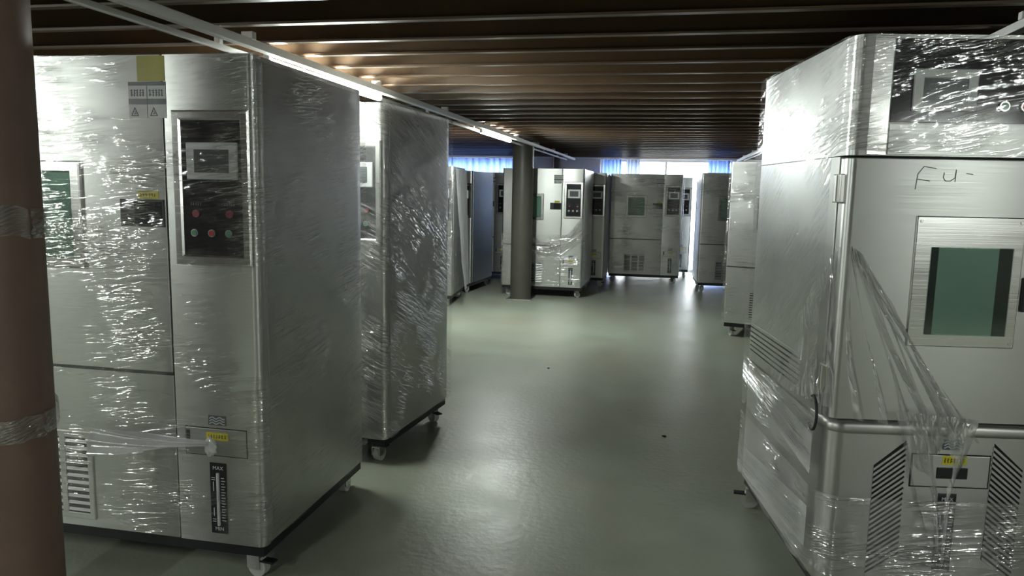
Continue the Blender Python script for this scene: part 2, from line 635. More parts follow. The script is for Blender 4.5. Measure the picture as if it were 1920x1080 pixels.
# back wall with a curtained window and a tall glazed opening
WX0, WX1, WZ0, WZ1 = -5.2, -2.82, 0.95, 2.05
DX0, DX1, DZ1 = -1.28, 1.12, 2.06
VX0, VX1 = 1.40, 4.60
bm = bmesh.new()
add_box(bm, X0, WX0, Y1, Y1 + .2, 0, CEIL + .11)
add_box(bm, WX0, WX1, Y1, Y1 + .2, 0, WZ0)
add_box(bm, WX0, WX1, Y1, Y1 + .2, WZ1, CEIL + .11)
add_box(bm, WX1, DX0, Y1, Y1 + .2, 0, CEIL + .11)
add_box(bm, DX0, DX1, Y1, Y1 + .2, DZ1, CEIL + .11)
add_box(bm, DX1, VX0, Y1, Y1 + .2, 0, CEIL + .11)
add_box(bm, VX0, VX1, Y1, Y1 + .2, 0, WZ0)
add_box(bm, VX0, VX1, Y1, Y1 + .2, WZ1, CEIL + .11)
add_box(bm, VX1, X1, Y1, Y1 + .2, 0, CEIL + .11)
struct(finish(bm, 'wall_back', 'wall'), 'pinkish white far wall with window openings')

def glazing(name, label, x0, x1, z0, z1, n):
    e = bpy.data.objects.new(name, None)
    COL.objects.link(e)
    e.location = (x0, Y1 + .1, z0)
    struct(e, label)
    w, h = x1 - x0, z1 - z0
    frame_part('window_frame', 'frame', e, 0, w, 0, h, 0.05, -.03, .03)
    for i in range(1, n):
        box_part('mullion', 'frame', e, w * i / n - .02, w * i / n + .02, -.025, .025, 0.05, h - .05)
    for i in range(n):
        box_part('pane', 'clear', e, w * i / n + .02, w * (i + 1) / n - .02, -.004, .004, .05, h - .05, 0)
    return e

glazing('window_1', 'window behind the blue curtain', WX0, WX1, WZ0, WZ1, 3)
glazing('window_added', 'added unseen window in the far wall, reflected in the chamber sides', VX0, VX1, WZ0, WZ1, 4)  # assumed window out of view, added for glints on the chamber sides
glazing('door_1', 'tall glazed opening flooded with daylight', DX0, DX1, 0.0, DZ1, 2)
# ground outside
bm = bmesh.new()
add_box(bm, -12, 12, Y1 + .25, Y1 + 14, -.2, -.05)
struct(finish(bm, 'floor_outside', 'concrete'), 'pale concrete ground outside the glazed opening')

def curtain(label, mat, x0, x1, z0, z1, folds, depth, seed, group=None):
    n = max(12, int(folds * 8))
    bm = bmesh.new()
    r_ = random.Random(seed)
    ph = [r_.uniform(-.4, .4) for _ in range(4)]
    cols = []
    for i in range(n + 1):
        t = i / n
        x = x0 + (x1 - x0) * t
        a = 2 * math.pi * folds * t + ph[0]
        y = Y1 - 0.10 + depth * (math.sin(a) + .35 * math.sin(2.3 * a + ph[1]))
        col = []
        for j in range(5):
            u = j / 4
            col.append(bm.verts.new((x + .010 * math.sin(3 * u + a) * u, y * 1.0 + .01 * math.sin(a * .6 + u * 2), z1 + (z0 - z1) * u)))
        cols.append(col)
    for i in range(n):
        for j in range(4):
            bm.faces.new((cols[i][j], cols[i + 1][j], cols[i + 1][j + 1], cols[i][j + 1]))
    o = finish(bm, 'curtain', mat, None, 60)
    so = o.modifiers.new('thickness', 'SOLIDIFY')
    so.thickness = 0.002
    tag(o, label, 'curtain', group)
    return o

curtain('long blue curtain closed across the window above the dark chambers', 'blue', -5.15, -2.86, 0.9, 2.045, 17, .030, 1)
curtain('narrow blue curtain bunched beside the pinkish wall and glazed opening', 'blue', -1.24, -0.88, 0.10, 2.045, 5, .025, 2)
curtain('pale sheer curtain strip hanging inside the bright glazed opening', 'sheer', -0.80, -0.55, 0.10, 2.045, 4, .022, 3)
curtain('added beige curtain cutting the light of the unseen far window', 'beige', 1.85, 4.65, 0.9, 2.045, 20, .030, 6)  # unseen curtain added to dim the window's reflection in the chamber sides
curtain('blue curtain bunched at the bright opening, beyond the chamber with side gap', 'blue', 0.66, 1.12, 0.10, 2.045, 6, .028, 4)
bm = bmesh.new()
add_cyl(bm, (-5.2, Y1 - .10, 2.062), (4.7, Y1 - .10, 2.062), 0.010, 8)
tag(finish(bm, 'curtain_rail', 'trunk'), 'thin curtain rail fixed along the top of the far wall', 'curtain rail')

# ------------------------------------------------------------------ columns
def column(label, x, y, r, mat, base=True, z1=CEIL - .004):
    t = thing('column', label, 'column', (x, y, 0))
    bm = bmesh.new()
    add_cyl(bm, (0, 0, 0.012 if base else 0), (0, 0, z1), r, 40)
    finish(bm, 'shaft', mat, t, 40)
    if base:
        box_part('base_plate', 'zinc', t, -r - .03, r + .03, -r - .03, r + .03, 0.0, 0.012, 0.002)
    bm = bmesh.new()
    add_cyl(bm, (0, 0, z1 - .012), (0, 0, z1), r + .012, 40)
    finish(bm, 'cap_plate', mat, t, 40)
    return t

near = column('thick red brown round column banded with clear film', -1.93, 1.79, 0.14, 'rust')
column('dark grey round steel column standing in front of a wrapped chamber', -1.90, 9.69, 0.14, 'column')
column('slim dark post against the pinkish far wall', -2.08, 13.88, 0.085, 'column', base=False)

def column_band(zc, hgt, tilt, seed, mat, amp):
    n = 120
    th = np.linspace(0, 2 * math.pi, n)
    zz = np.linspace(-hgt / 2, hgt / 2, max(6, int(hgt / .006)))
    S, T = np.meshgrid(th * 0.14, zz)
    TH = S / 0.14
    P = np.zeros((*S.shape, 3))
    N = np.zeros((*S.shape, 3))
    N[..., 0], N[..., 1] = np.cos(TH), np.sin(TH)
    edge = 0.25 * hgt * (vnoise(TH * 2.2, TH * 0 + seed, seed) - .5)
    P[..., 0], P[..., 1] = np.cos(TH) * .1435, np.sin(TH) * .1435
    P[..., 2] = zc + T + tilt * np.cos(TH - 1.0) + edge
    return film_grid('film_band', mat, near, P, N, S * 2.5, T * 2.5, amp, 0.35, seed)

column_band(1.33, 0.085, 0.004, 31, 'film_heavy', 0.007)
column_band(0.735, 0.07, 0.018, 37, 'film_heavy', 0.010)

# ------------------------------------------------------------------ lights
def tube_light(label, x, yc, length=1.25, z=2.045):
    t = thing('tube_light', label, 'light', (x, yc, z), 0, 'fluorescent tube lights under the beams')
    h = length / 2
    box_part('batten', 'trunk', t, -.015, .015, -h, h, -.012, .030, .004)
    for s in (-1, 1):
        box_part('lamp_holder', 'trunk', t, -.015, .015, s * (h - .012) - .012, s * (h - .012) + .012, -.055, -.010, .003)
    bm = bmesh.new()
    add_cyl(bm, (0, -h + .02, -.042), (0, h - .02, -.042), 0.018, 14)
    finish(bm, 'tube', 'tube', t, 40)
    return t

tube_light('lit tube light above the two nearest wrapped chambers in the row', -1.80, 3.80, 1.35)
tube_light('lit tube light just before the dark grey column', -1.80, 7.70, 1.35)
tube_light('lit tube light under the beams by the right wall', 4.0, -1.7, 1.25)
tube_light('lit tube light before the thick brown column in the same row', -1.80, -1.7, 1.25)
tube_light('lit tube light in the far side row past the brown column', -4.70, -.15, 1.25)

def trunking(label, x, z, y0, y1, w=.04, h=.035, slope=0.0):
    t = thing('cable_trunking', label, 'trunking', (x, 0, z))
    bm = bmesh.new()
    add_box(bm, -w / 2, w / 2, y0, y1, -h / 2, h / 2, .003)
    finish(bm, 'channel', 'trunk', t)
    y = y0 + .3
    while y < y1:
        box_part('hanger', 'trunk', t, -w * .65, w * .65, y - .015, y + .015, h / 2 - .003, CEIL - z - .003, .002)
        y += 1.38
    return t

trunking('white cable trunking hung under the beams beside the lit tubes', -1.735, 2.032, Y0 + .3, 13.7)
rail = trunking('thin pale rail running alongside the white trunking above the chambers', -1.875, 2.022, Y0 + .3, 13.7, .018, .024)
trunking('pale cable trunking hung above the tall narrow chamber', 1.155, 2.040, Y0 + .3, 13.7, .045, .030)
trunking('thin pale conduit beside the trunking over the tall narrow chamber', 1.26, 2.045, Y0 + .3, 13.7, .018, .018)

# ------------------------------------------------------------------ chamber pieces
def caster(root, x, y, z, ang=0.0, brake=True):
    """z: underside of the base frame"""
    c = bpy.data.objects.new('caster', None)
    bm = bmesh.new()
    add_box(bm, -.034, .034, -.030, .030, z - .006, z, .001)
    add_cyl(bm, (0, 0, z - .020), (0, 0, z - .006), .018, 14)
    for s in (-1, 1):
        add_box(bm, .004 - .024, .004 + .030, s * .022 - .002, s * .022 + .002, .034, z - .012)
    add_box(bm, -.022, .034, -.022, .022, z - .022, z - .016)
    me = bpy.data.meshes.new('caster')
    bmesh.ops.recalc_face_normals(bm, faces=bm.faces[:])
    bm.to_mesh(me)
    bm.free()
    bpy.data.objects.remove(c)
    c = link('caster', me, 'zinc', root)
    c.location = (x, y, 0)
    c.rotation_euler = (0, 0, ang)
    bm = bmesh.new()
    add_cyl(bm, (.016, -.016, .038), (.016, .016, .038), .038, 24)
    finish(bm, 'wheel', 'wheel', c, 40)
    bm = bmesh.new()
    add_cyl(bm, (.016, -.026, .038), (.016, .026, .038), .008, 10)
    finish(bm, 'axle', 'zinc', c, 40)
    if brake:
        bm = bmesh.new()
        add_box(bm, .03, .088, -.018, .018, .060, .068, .002)
        finish(bm, 'brake_pedal', 'black', c)
    return c

def marks(parent, mat, x0, x1, z0, z1, y, n, seed, name='lettering'):
    """a line of small unreadable characters"""
    r_ = random.Random(seed)
    bm = bmesh.new()
    w = (x1 - x0) / n
    for i in range(n):
        xa = x0 + i * w
        hgt = z1 - z0
        for k in range(3):
            zc = z0 + hgt * (k + .5) / 3
            a, b = sorted((r_.uniform(.05, .45), r_.uniform(.5, .85)))
            ribbon(bm, [(xa + a * w, zc), (xa + b * w, zc + r_.uniform(-.1, .1) * hgt)], hgt * .14, y, .0004)
        xm = xa + w * r_.uniform(.3, .6)
        ribbon(bm, [(xm, z0), (xm, z1)], hgt * .14, y, .0004)
    return finish(bm, name, mat, parent)

def wave_logo(root, x0, x1, z0, z1, y):
    p = box_part('wave_emblem', 'label_blue', root, x0, x1, y - .002, y, z0, z1, .0005, 'dark plate with three pale wavy lines')
    bm = bmesh.new()
    for r_ in range(3):
        zc = z0 + (z1 - z0) * (.22 + .26 * r_)
        pts = []
        for i in range(25):
            t = i / 24
            pts.append((x0 + (x1 - x0) * (.08 + .84 * t), zc + (z1 - z0) * .085 * math.sin(t * math.pi * 4 - .8)))
        ribbon(bm, pts, (z1 - z0) * .10, y - .0021)
    finish(bm, 'waves', 'print_white', p)

def water_gauge(root, x0, x1, z0, z1, y):
    g = box_part('water_gauge', 'gloss_black', root, x0, x1, y - .003, y, z0, z1, .001, 'black level gauge with white scale')
    w, h = x1 - x0, z1 - z0
    bm = bmesh.new()
    xc = x0 + w * .5
    add_cyl(bm, (xc, y - .006, z0 + h * .12), (xc, y - .006, z0 + h * .86), w * .085, 12)
    finish(bm, 'sight_tube', 'bezel', g, 40)
    bm = bmesh.new()
    for i in range(16):
        zc = z0 + h * (.19 + .60 * i / 15)
        ribbon(bm, [(x0 + w * .68, zc), (x0 + w * (.90 if i % 2 == 0 else .84), zc)], h * .009, y - .0031)
    for zc in (.17, .20, .76, .79):
        ribbon(bm, [(x0 + w * .1, z0 + h * zc), (x0 + w * .30, z0 + h * zc)], h * .008, y - .0031)
    for a, b in ((.25, .36), (.60, .73)):
        ribbon(bm, [(x0 + w * .2, z0 + h * a), (x0 + w * .2, z0 + h * b)], w * .04, y - .0031)
    finish(bm, 'scale_marks', 'print_white', g)['kind'] = 'stuff'
    text_part('MAX', 'print_white', g, xc, z0 + h * .925, w * .30, y - .0034)
    text_part('MIN', 'print_white', g, xc, z0 + h * .065, w * .30, y - .0034)

def button(parent, x, z, y, lens, r=.0135):
    bm = bmesh.new()
    add_cyl(bm, (x, y - .007, z), (x, y, z), r, 20)
    b = finish(bm, 'push_button', 'zinc', parent, 40)
    bm = bmesh.new()
    add_cyl(bm, (x, y - .009, z), (x, y - .006, z), r * .72, 20)
    finish(bm, 'button_lens', lens, parent, 40)
    return b

GROUP = 'stainless steel test chambers wrapped in film'

def chamber_wide(label, F, rot, w=1.12, d=0.95, h=1.74, right=True, detail=2, mat_top=None):
    """wide chamber: door on the left, control column on the right.
       F: plan position of its front right (right=True) or front left corner; local x = 0..w, y = 0 front .. d"""
    a = R(rot)
    if right:
        F = (F[0] - w * math.cos(a), F[1] - w * math.sin(a))
    t = thing('test_chamber', label, 'test chamber', (F[0], F[1], 0), a, GROUP)
    s = h / 1.88
    Z = lambda z: z * s if z > .3 else z
    zb = 0.14
    cw = 0.345 if w > 1.2 else 0.30
    k = cw / .345
    U = lambda u: w + u * k              # measured from the right front edge
    xs = w - cw                          # seam between door and control column
    # carcass
    bm = bmesh.new()
    add_prism(bm, round_rect(0.004, w - .004, .030, d, (.006, .006, .015, .015)), zb, h - .002)
    finish(bm, 'body', 'steel', t, 40)
    # control column front, rounded at the outer edge
    bm = bmesh.new()
    add_prism(bm, round_rect(xs + .003, w, 0.0, .045, (.004, .026, .004, .004), 6), zb, h)
    finish(bm, 'control_column', 'steel', t, 40)
    # door
    dz0 = Z(.770)
    bm = bmesh.new()
    add_prism(bm, round_rect(0.0, xs - .003, 0.0, .029, (.020, .004, .0, .0), 5), dz0, h)
    door = finish(bm, 'door', 'steel', t, 40)
    # lower panel
    bm = bmesh.new()
    add_prism(bm, round_rect(0.0, xs - .003, 0.004, .029, (.020, .003, .0, .0), 5), zb, dz0 - .014)
    low = finish(bm, 'lower_panel', 'steel', t, 40)
    box_part('drip_edge', 'black', t, .01, xs - .004, .006, .03, dz0 - .014, dz0 - .001, 0)
    # side panels and top
    for sx in (0, 1):
        x0, x1 = (w - .004, w + .0005) if sx else (-.0005, .004)
        box_part('side_panel', 'steel', t, x0, x1, .060, d - .05, zb + .012, h - .02, .001)
    # base frame
    bm = bmesh.new()
    add_box(bm, .012, w - .012, .012, d - .012, .098, zb)
    finish(bm, 'base_frame', 'black', t)
    r_ = random.Random(hash(label) % 1000 if False else int(F[0] * 100) & 255)
    for cx, cy in ((.075, .06), (w - .075, .06), (.075, d - .075), (w - .075, d - .075)):
        caster(t, cx, cy, .098, r_.uniform(-2.5, 2.5))
    # --- door: observation window
    dw = xs
    fw, fh0, fh1 = (.36 if w > 1.2 else .33), Z(1.135), Z(1.518)
    wx0 = dw / 2 - fw / 2
    if w > 1.2:
        wx0 = w - .683 - fw
    wx1 = wx0 + fw
    frame_part('window_frame', 'steel_edge', door, wx0, wx1, fh0, fh1, .040, -.014, .001, .004)
    box_part('window_lining', 'chamber_in', door, wx0 + .036, wx1 - .036, -.0035, -.001, fh0 + .036, fh1 - .036, 0)
    box_part('window_pane', 'pane', door, wx0 + .038, wx1 - .038, -.010, -.007, fh0 + .038, fh1 - .038, 0)
    # --- recessed handle
    hx0, hx1, hz0, hz1 = U(-.527), U(-.352), Z(1.292), Z(1.388)
    hd = box_part('door_handle', 'black', door, hx0, hx1, -.006, .001, hz0, hz1, .002, 'black recessed pull handle')
    box_part('handle_grip', 'gloss_black', door, hx0 + (hx1 - hx0) * .33, hx1 - .008, -.008, -.0055, hz0 + .010, hz1 - .008, .001)
    st = box_part('warning_sticker', 'yellow', door, U(-.457), U(-.375), -.0012, .0005, hz1 + .002, hz1 + .029, 0, 'small yellow sticker')
    if detail > 1:
        marks(door, 'ink', U(-.45), U(-.382), hz1 + .010, hz1 + .021, -.0012, 6, 5)
    # --- safety label in the upper corner
    box_part('safety_label', 'white', door, U(-.475), U(-.330), -.0012, .0005, Z(1.668), Z(1.790), 0, 'pale label with warning triangles')
    box_part('label_stripe', 'label_blue', door, U(-.475), U(-.330), -.0016, -.001, Z(1.777), Z(1.790), 0)
    box_part('label_stripe', 'label_blue', door, U(-.475), U(-.330), -.0016, -.001, Z(1.714), Z(1.733), 0)
    if detail > 1:
        box_part('label_line', 'ink', door, U(-.4035), U(-.4015), -.0017, -.001, Z(1.668), Z(1.777), 0)
        marks(door, 'grey_ink', U(-.468), U(-.412), Z(1.742), Z(1.764), -.0014, 5, 11)
        marks(door, 'grey_ink', U(-.395), U(-.338), Z(1.742), Z(1.764), -.0014, 5, 13)
        for ux in (-.452, -.378):
            bm = bmesh.new()
            xa, za = U(ux), Z(1.676)
            ribbon(bm, [(xa - .013, za), (xa + .013, za), (xa, za + .027), (xa - .013, za)], .0025, -.0014)
            ribbon(bm, [(xa - .004, za + .006), (xa + .004, za + .006), (xa, za + .015)], .002, -.0014)
            finish(bm, 'warning_triangle', 'ink', door)
    if w > 1.2:
        box_part('olive_label', 'olive', door, U(-.438), U(-.332), -.0014, .0005, Z(1.792), h - .004, 0, 'olive yellow label')
    # --- control panel
    px0, px1, pz0, pz1 = U(-.307), U(-.014), Z(1.166), Z(1.694)
    frame_part('panel_frame', 'steel_edge', t, px0, px1, pz0, pz1, .034, -.016, .002, .006)
    cp = box_part('control_panel', 'gloss_black', t, px0 + .030, px1 - .030, -.005, .002, pz0 + .022, pz1 - .024, .001, 'black control panel')
    bz = box_part('screen_bezel', 'bezel', cp, U(-.252), U(-.060), -.015, -.005, Z(1.461), Z(1.586), .003, 'pale grey bezel')
    box_part('touch_screen', 'screen', cp, U(-.221), U(-.090), -.0165, -.0145, Z(1.484), Z(1.562), .0005)
    for ux, ln in ((-.232, 'green'), (-.166, 'red'), (-.101, 'green')):
        button(cp, U(ux), Z(1.277), -.005, ln, .0135 * k)
    for ux in (-.226, -.098):
        bm = bmesh.new()
        add_cyl(bm, (U(ux), -.010, Z(1.344)), (U(ux), -.004, Z(1.344)), .014 * k, 8)
        finish(bm, 'alarm_lamp', 'dull_red', cp, 40)
        if detail > 1:
            marks(cp, 'grey_ink', U(ux) - .022, U(ux) + .022, Z(1.372), Z(1.382), -.0051, 5, 21)
    # --- water lid, emblem and gauge
    wave_logo(t, U(-.211), U(-.141), Z(.586), Z(.623), 0)
    lx0, lx1, lz0, lz1 = U(-.303), U(-.062), Z(.474), Z(.573)
    box_part('lid_gap', 'dark_slot', t, lx0 - .003, lx1 + .003, -.0008, .001, lz0 - .003, lz1 + .003, 0)
    lid = box_part('water_lid', 'steel', t, lx0, lx1, -.004, .001, lz0, lz1, .002, 'flush steel filler lid')
    box_part('warning_sticker', 'yellow', lid, U(-.219), U(-.132), -.005, -.0035, lz1 - .041, lz1 - .013, 0)
    if detail > 1:
        marks(lid, 'ink', U(-.214), U(-.138), lz1 - .034, lz1 - .021, -.005, 7, 9)
    box_part('lid_pull', 'black', lid, lx0 + .004, lx0 + .018, -.006, -.0035, lz0 + .03, lz1 - .01, .001)
    water_gauge(t, U(-.211), U(-.145), .178, Z(.446), 0)
    # --- grille
    gw = .40 if w > 1.2 else .36
    gx1 = (w - .702) if w > 1.2 else (dw / 2 + gw / 2)
    gx0 = gx1 - gw
    gz0, gz1 = .172, Z(.512)
    gr = box_part('grille', 'dark_slot', t, gx0 + .01, gx1 - .01, .0015, .005, gz0 + .01, gz1 - .01, 0, 'dark ventilation grille with steel slats')
    frame_part('grille_frame', 'steel', gr, gx0, gx1, gz0, gz1, .022, -.004, .004, .002)
    n = 11
    for i in range(n):
        zc = gz0 + .022 + (gz1 - gz0 - .044) * (i + .5) / n
        bm = bmesh.new()
        v = [bm.verts.new(p) for p in ((gx0 + .02, -.003, zc - .006), (gx1 - .02, -.003, zc - .006), (gx1 - .02, -.0005, zc + .002), (gx0 + .02, -.0005, zc + .002))]
        v2 = [bm.verts.new(q.co + Vector((0, .001, .003))) for q in v]
        bm.faces.new(v)
        bm.faces.new(v2[::-1])
        for i_ in range(4):
            j_ = (i_ + 1) % 4
            bm.faces.new((v[i_], v2[i_], v2[j_], v[j_]))
        finish(bm, 'slat', 'steel', gr)
    for fx in (.35, .68):
        box_part('grille_bar', 'steel', gr, gx0 + gw * fx - .012, gx0 + gw * fx + .012, -.004, .002, gz0 + .015, gz1 - .015, .001)
    return t

def chamber_tall(label, F, rot, w=.80, d=.99, h=1.95):
    """narrow chamber: control head on top, one door with a window, louvred base"""
    t = thing('test_chamber', label, 'test chamber', (F[0], F[1], 0), R(rot), GROUP)
    zb = .14
    bm = bmesh.new()
    add_prism(bm, round_rect(.0, w, .075, d, (.004, .004, .015, .015)), .70, 1.578)
    finish(bm, 'body', 'steel', t, 40)
    # head
    bm = bmesh.new()
    add_prism(bm, round_rect(0, w, 0.0, d, (.03, .03, .015, .015), 6), 1.581, h)
    head = finish(bm, 'control_head', 'steel', t, 40)
    box_part('head_post', 'steel_edge', head, .052, .112, -.003, .002, 1.583, h - .004, .001)
    cp = box_part('control_panel', 'gloss_black', t, .116, w - .02, -.004, .003, 1.684, h - .012, .001, 'long black control panel')
    box_part('panel_strip', 'steel', t, .116, w - .02, -.003, .003, 1.585, 1.680, .001)
    bm = bmesh.new()
    frame_part('screen_bezel', 'bezel', cp, .178, .369, 1.718, 1.846, .028, -.016, -.003, .003)
    bm.free()
    box_part('touch_screen', 'screen', cp, .202, .345, -.011, -.004, 1.742, 1.822, 0)
    for ux, ln in ((.456, 'green'), (.520, 'red'), (.584, 'green')):
        button(cp, ux, 1.736, -.004, ln, .0155)
    for ux in (.53, .60):
        bm = bmesh.new()
        add_cyl(bm, (ux, -.010, 1.80), (ux, -.003, 1.80), .014, 8)
        finish(bm, 'alarm_lamp', 'dull_red', cp, 40)
    # door slab
    bm = bmesh.new()
    add_prism(bm, round_rect(0, w, 0.0, .060, (.028, .028, .004, .004), 6), .722, 1.570)
    door = finish(bm, 'door', 'steel', t, 40)
    box_part('door_gasket', 'rubber', t, .02, w - .02, .058, .077, .73, 1.565, 0)
    bm = bmesh.new()
    add_box(bm, .226, .562, -.007, .002, .974, 1.394, .003)
    wf = finish(bm, 'window_frame', 'steel_edge', door)
    box_part('window_lining', 'chamber_in', door, .300, .487, -.0085, -.006, 1.016, 1.294, 0)
    box_part('window_reveal', 'black', door, .278, .300, -.0085, -.006, 1.014, 1.296, 0)
    box_part('window_reveal', 'black', door, .487, .530, -.0085, -.006, 1.014, 1.296, 0)
    box_part('window_pane', 'pane', door, .277, .531, -.0115, -.0095, 1.013, 1.297, 0)
    for ux, uz in ((.240, .99), (.548, .99), (.240, 1.378), (.548, 1.378)):
        bm = bmesh.new()
        add_cyl(bm, (ux, -.0095, uz), (ux, -.006, uz), .005, 10)
        finish(bm, 'screw', 'zinc', door, 40)
    box_part('door_handle', 'black', door, .572, .70, -.012, .001, 1.095, 1.205, .003, 'black recessed pull handle')
    box_part('handle_grip', 'gloss_black', door, .60, .69, -.014, -.011, 1.108, 1.195, .001)
    # hinges on the side edge
    for hz in (1.43, .80):
        hg = box_part('hinge', 'zinc', t, -.012, .004, .020, .085, hz, hz + .092, .003)
        bm = bmesh.new()
        add_cyl(bm, (-.013, .052, hz + .004), (-.013, .052, hz + .088), .007, 10)
        finish(bm, 'hinge_pin', 'zinc', hg, 40)
    # marker writing on the door
    for letter in ([[(.213, 1.478), (.217, 1.525), (.234, 1.549), (.272, 1.543)], [(.218, 1.509), (.255, 1.504)]],
                   [[(.298, 1.530), (.296, 1.515), (.303, 1.505), (.318, 1.505), (.332, 1.515), (.334, 1.540), (.333, 1.503)]],
                   [[(.366, 1.529), (.385, 1.527)]]):
        bm = bmesh.new()
        for st in letter:
            ribbon(bm, st, .0026, -.0002, .0004)
        finish(bm, 'marker_letter', 'grey_ink', door)
    # base with a soft shouldered lip
    bm = bmesh.new()
    add_prism(bm, round_rect(0, w, 0.0, d, (.055, .055, .015, .015), 8), zb, .690)
    finish(bm, 'lower_cabinet', 'steel', t, 40)
    bm = bmesh.new()
    prof = ((.000, .672), (-.003, .677), (-.0045, .685), (-.0045, .698), (-.001, .708), (.007, .715), (.02, .718))
    rings = []
    for off, z in prof:
        rings.append([bm.verts.new((x, yy, z)) for x, yy in round_rect(off, w - off, off, .16, (.06 - off * .0, .06, 0, 0), 8)])
    for q in range(len(rings) - 1):
        n = len(rings[q])
        for i in range(n):
            bm.faces.new((rings[q][i], rings[q][(i + 1) % n], rings[q + 1][(i + 1) % n], rings[q + 1][i]))
    bm.faces.new(rings[-1])
    bm.faces.new(rings[0][::-1])
    finish(bm, 'shoulder_lip', 'steel', t, 50)
    # louvres: slanting slots on both sides of the front
    for mirror in (False, True):
        X = (lambda u: w - u) if mirror else (lambda u: u)
        bm = bmesh.new()
        poly = [(.160, .175), (.264, .250), (.258, .654), (.160, .566)]
        pp = [(X(a_), b_) for a_, b_ in poly]
        add_face_prism(bm, pp if not mirror else pp[::-1], -.0012, .001)
        lv = finish(bm, 'louvre', 'dark_slot', t)
        lv['label'] = 'slanting ventilation slots'
        n = 21
        for i in range(n):
            f0, f1 = i / n, (i + .52) / n
            za0, za1 = .175 + .391 * f0, .175 + .391 * f1
            zc0, zc1 = .250 + .404 * f0, .250 + .404 * f1
            bm = bmesh.new()
            q = [(X(.159), za0), (X(.262), zc0), (X(.262), zc1), (X(.159), za1)]
            add_face_prism(bm, q if not mirror else q[::-1], -.0042, -.0006)
            finish(bm, 'slat', 'steel', lv)
    # side louvres
    lv = box_part('side_louvre', 'dark_slot', t, -.0012, .001, .30, .97, .735, .865, 0, 'row of long dark slots low on the side')
    for i in range(7):
        z = .735 + .130 * i / 6.3
        box_part('slat', 'steel', lv, -.004, -.0006, .298, .972, z - .003, z + .010, .0008)
    # lid, emblem, stickers, gauge
    wave_logo(t, .376, .444, .628, .664, 0)
    box_part('lid_gap', 'dark_slot', t, .278, .535, -.0008, .001, .497, .613, 0)
    lid = box_part('water_lid', 'steel', t, .282, .531, -.004, .001, .501, .609, .002, 'flush steel filler lid')
    box_part('warning_sticker', 'yellow', lid, .378, .455, -.005, -.0035, .590 - .012, .608, 0, 'small yellow sticker')
    marks(lid, 'ink', .382, .450, .585, .600, -.005, 7, 4)
    box_part('lid_pull', 'black', lid, .362, .462, -.007, -.0035, .530, .568, .002)
    water_gauge(t, .378, .436, .205, .478, 0)
    # cable loop on the side
    bm = bmesh.new()
    pts = [(-.004, .035 + .055 * math.cos(a) + .05, .715 + .058 * math.sin(a)) for a in [math.pi * (.35 + 1.35 * i / 18) for i in range(19)]]
    pts = [(-.018 - .01 * math.sin(i / 18 * math.pi), p[1], p[2]) for i, p in enumerate(pts)]
    add_tube(bm, pts, .005, 8)
    finish(bm, 'cable_loop', 'rubber', t, 50)
    bm = bmesh.new()
    add_box(bm, .012, w - .012, .012, d - .012, .098, zb)
    finish(bm, 'base_frame', 'black', t)
    for (cx, cy), an in zip(((.07, .07), (w - .07, .07), (.045, d - .06), (w - .07, d - .07)), (.5, -.4, 2.9, .3)):
        caster(t, cx, cy, .098, an)
    return t

# ------------------------------------------------------------------ the chambers
c1 = chamber_wide('large wrapped steel chamber beside the brown column, olive label on its door', (-1.379, 2.309), 0.6, 1.30, .92, 1.885, True, 2)
c2 = chamber_wide('wrapped steel chamber standing directly behind the one with the olive label', (-1.390, 3.512), -5.0, 1.30, .87, 1.865, True, 2)
c3 = chamber_wide('steel chamber with a loose grey film sheet hanging off its side', (-2.565, 8.70), 6.5, 1.12, .95, 1.72, True, 1)
c4 = chamber_wide('unlit steel chamber below the long blue curtain, dark bare side', (-2.668, 9.972), -4.0, 1.12, 1.0, 1.70, True, 1)
c5 = chamber_wide('dark steel chamber mostly hidden between the curtain and the grey column', (-2.42, 11.55), 0.0, 1.12, .95, 1.72, True, 1)
c6 = chamber_wide('steel chamber right behind the dark grey column, film sagging across its front', (-1.115, 9.985), 0.0, 1.12, 1.22, 1.745, True, 2)
c6b = chamber_wide('dark steel chamber squeezed in behind the one with sagging film', (-.93, 11.30), 0.0, 1.12, .70, 1.73, True, 1)
c6c = chamber_wide('added steel chamber ending the short row, blocking the bright opening behind it', (-.955, 12.13), 0.0, 1.12, .80, 1.72, True, 1)  # added to block the opening's reflection in c4's side and fill the gap
c7 = chamber_wide('steel chamber with its full front in view before the bright opening', (0.21, 12.06), 1.5, 1.13, .95, 1.742, True, 2)
c7b = chamber_wide('steel chamber showing only a control panel strip past its neighbour by the opening', (0.385, 13.08), 0.0, 1.12, .72, 1.72, True, 1)
c8 = chamber_wide('steel chamber on the sunlit strip of floor, grille and dark window visible', (0.465, 11.26), 3.0, 1.12, .95, 1.755, False, 1)
c9 = chamber_wide('steel chamber showing a plain bright front edge behind the narrow tall chamber', (0.600, 7.82), -14.0, 1.12, .95, 1.775, False, 2)
c10 = chamber_tall('tall narrow steel chamber with control head on top and torn draped film', (.55, 2.54), 9.0)

# ------------------------------------------------------------------ films
def wide_path(w, d, r=.026):
    """plan path: from the left front round the right front corner along the right side"""
    pts = [(0.0, 0.0), (w - r, 0.0)]
    for k in range(1, 6):
        a = R(-90 + 90 * k / 5)
        pts.append((w - r + r * math.cos(a), r + r * math.sin(a)))
    pts.append((w, d))
    return pts

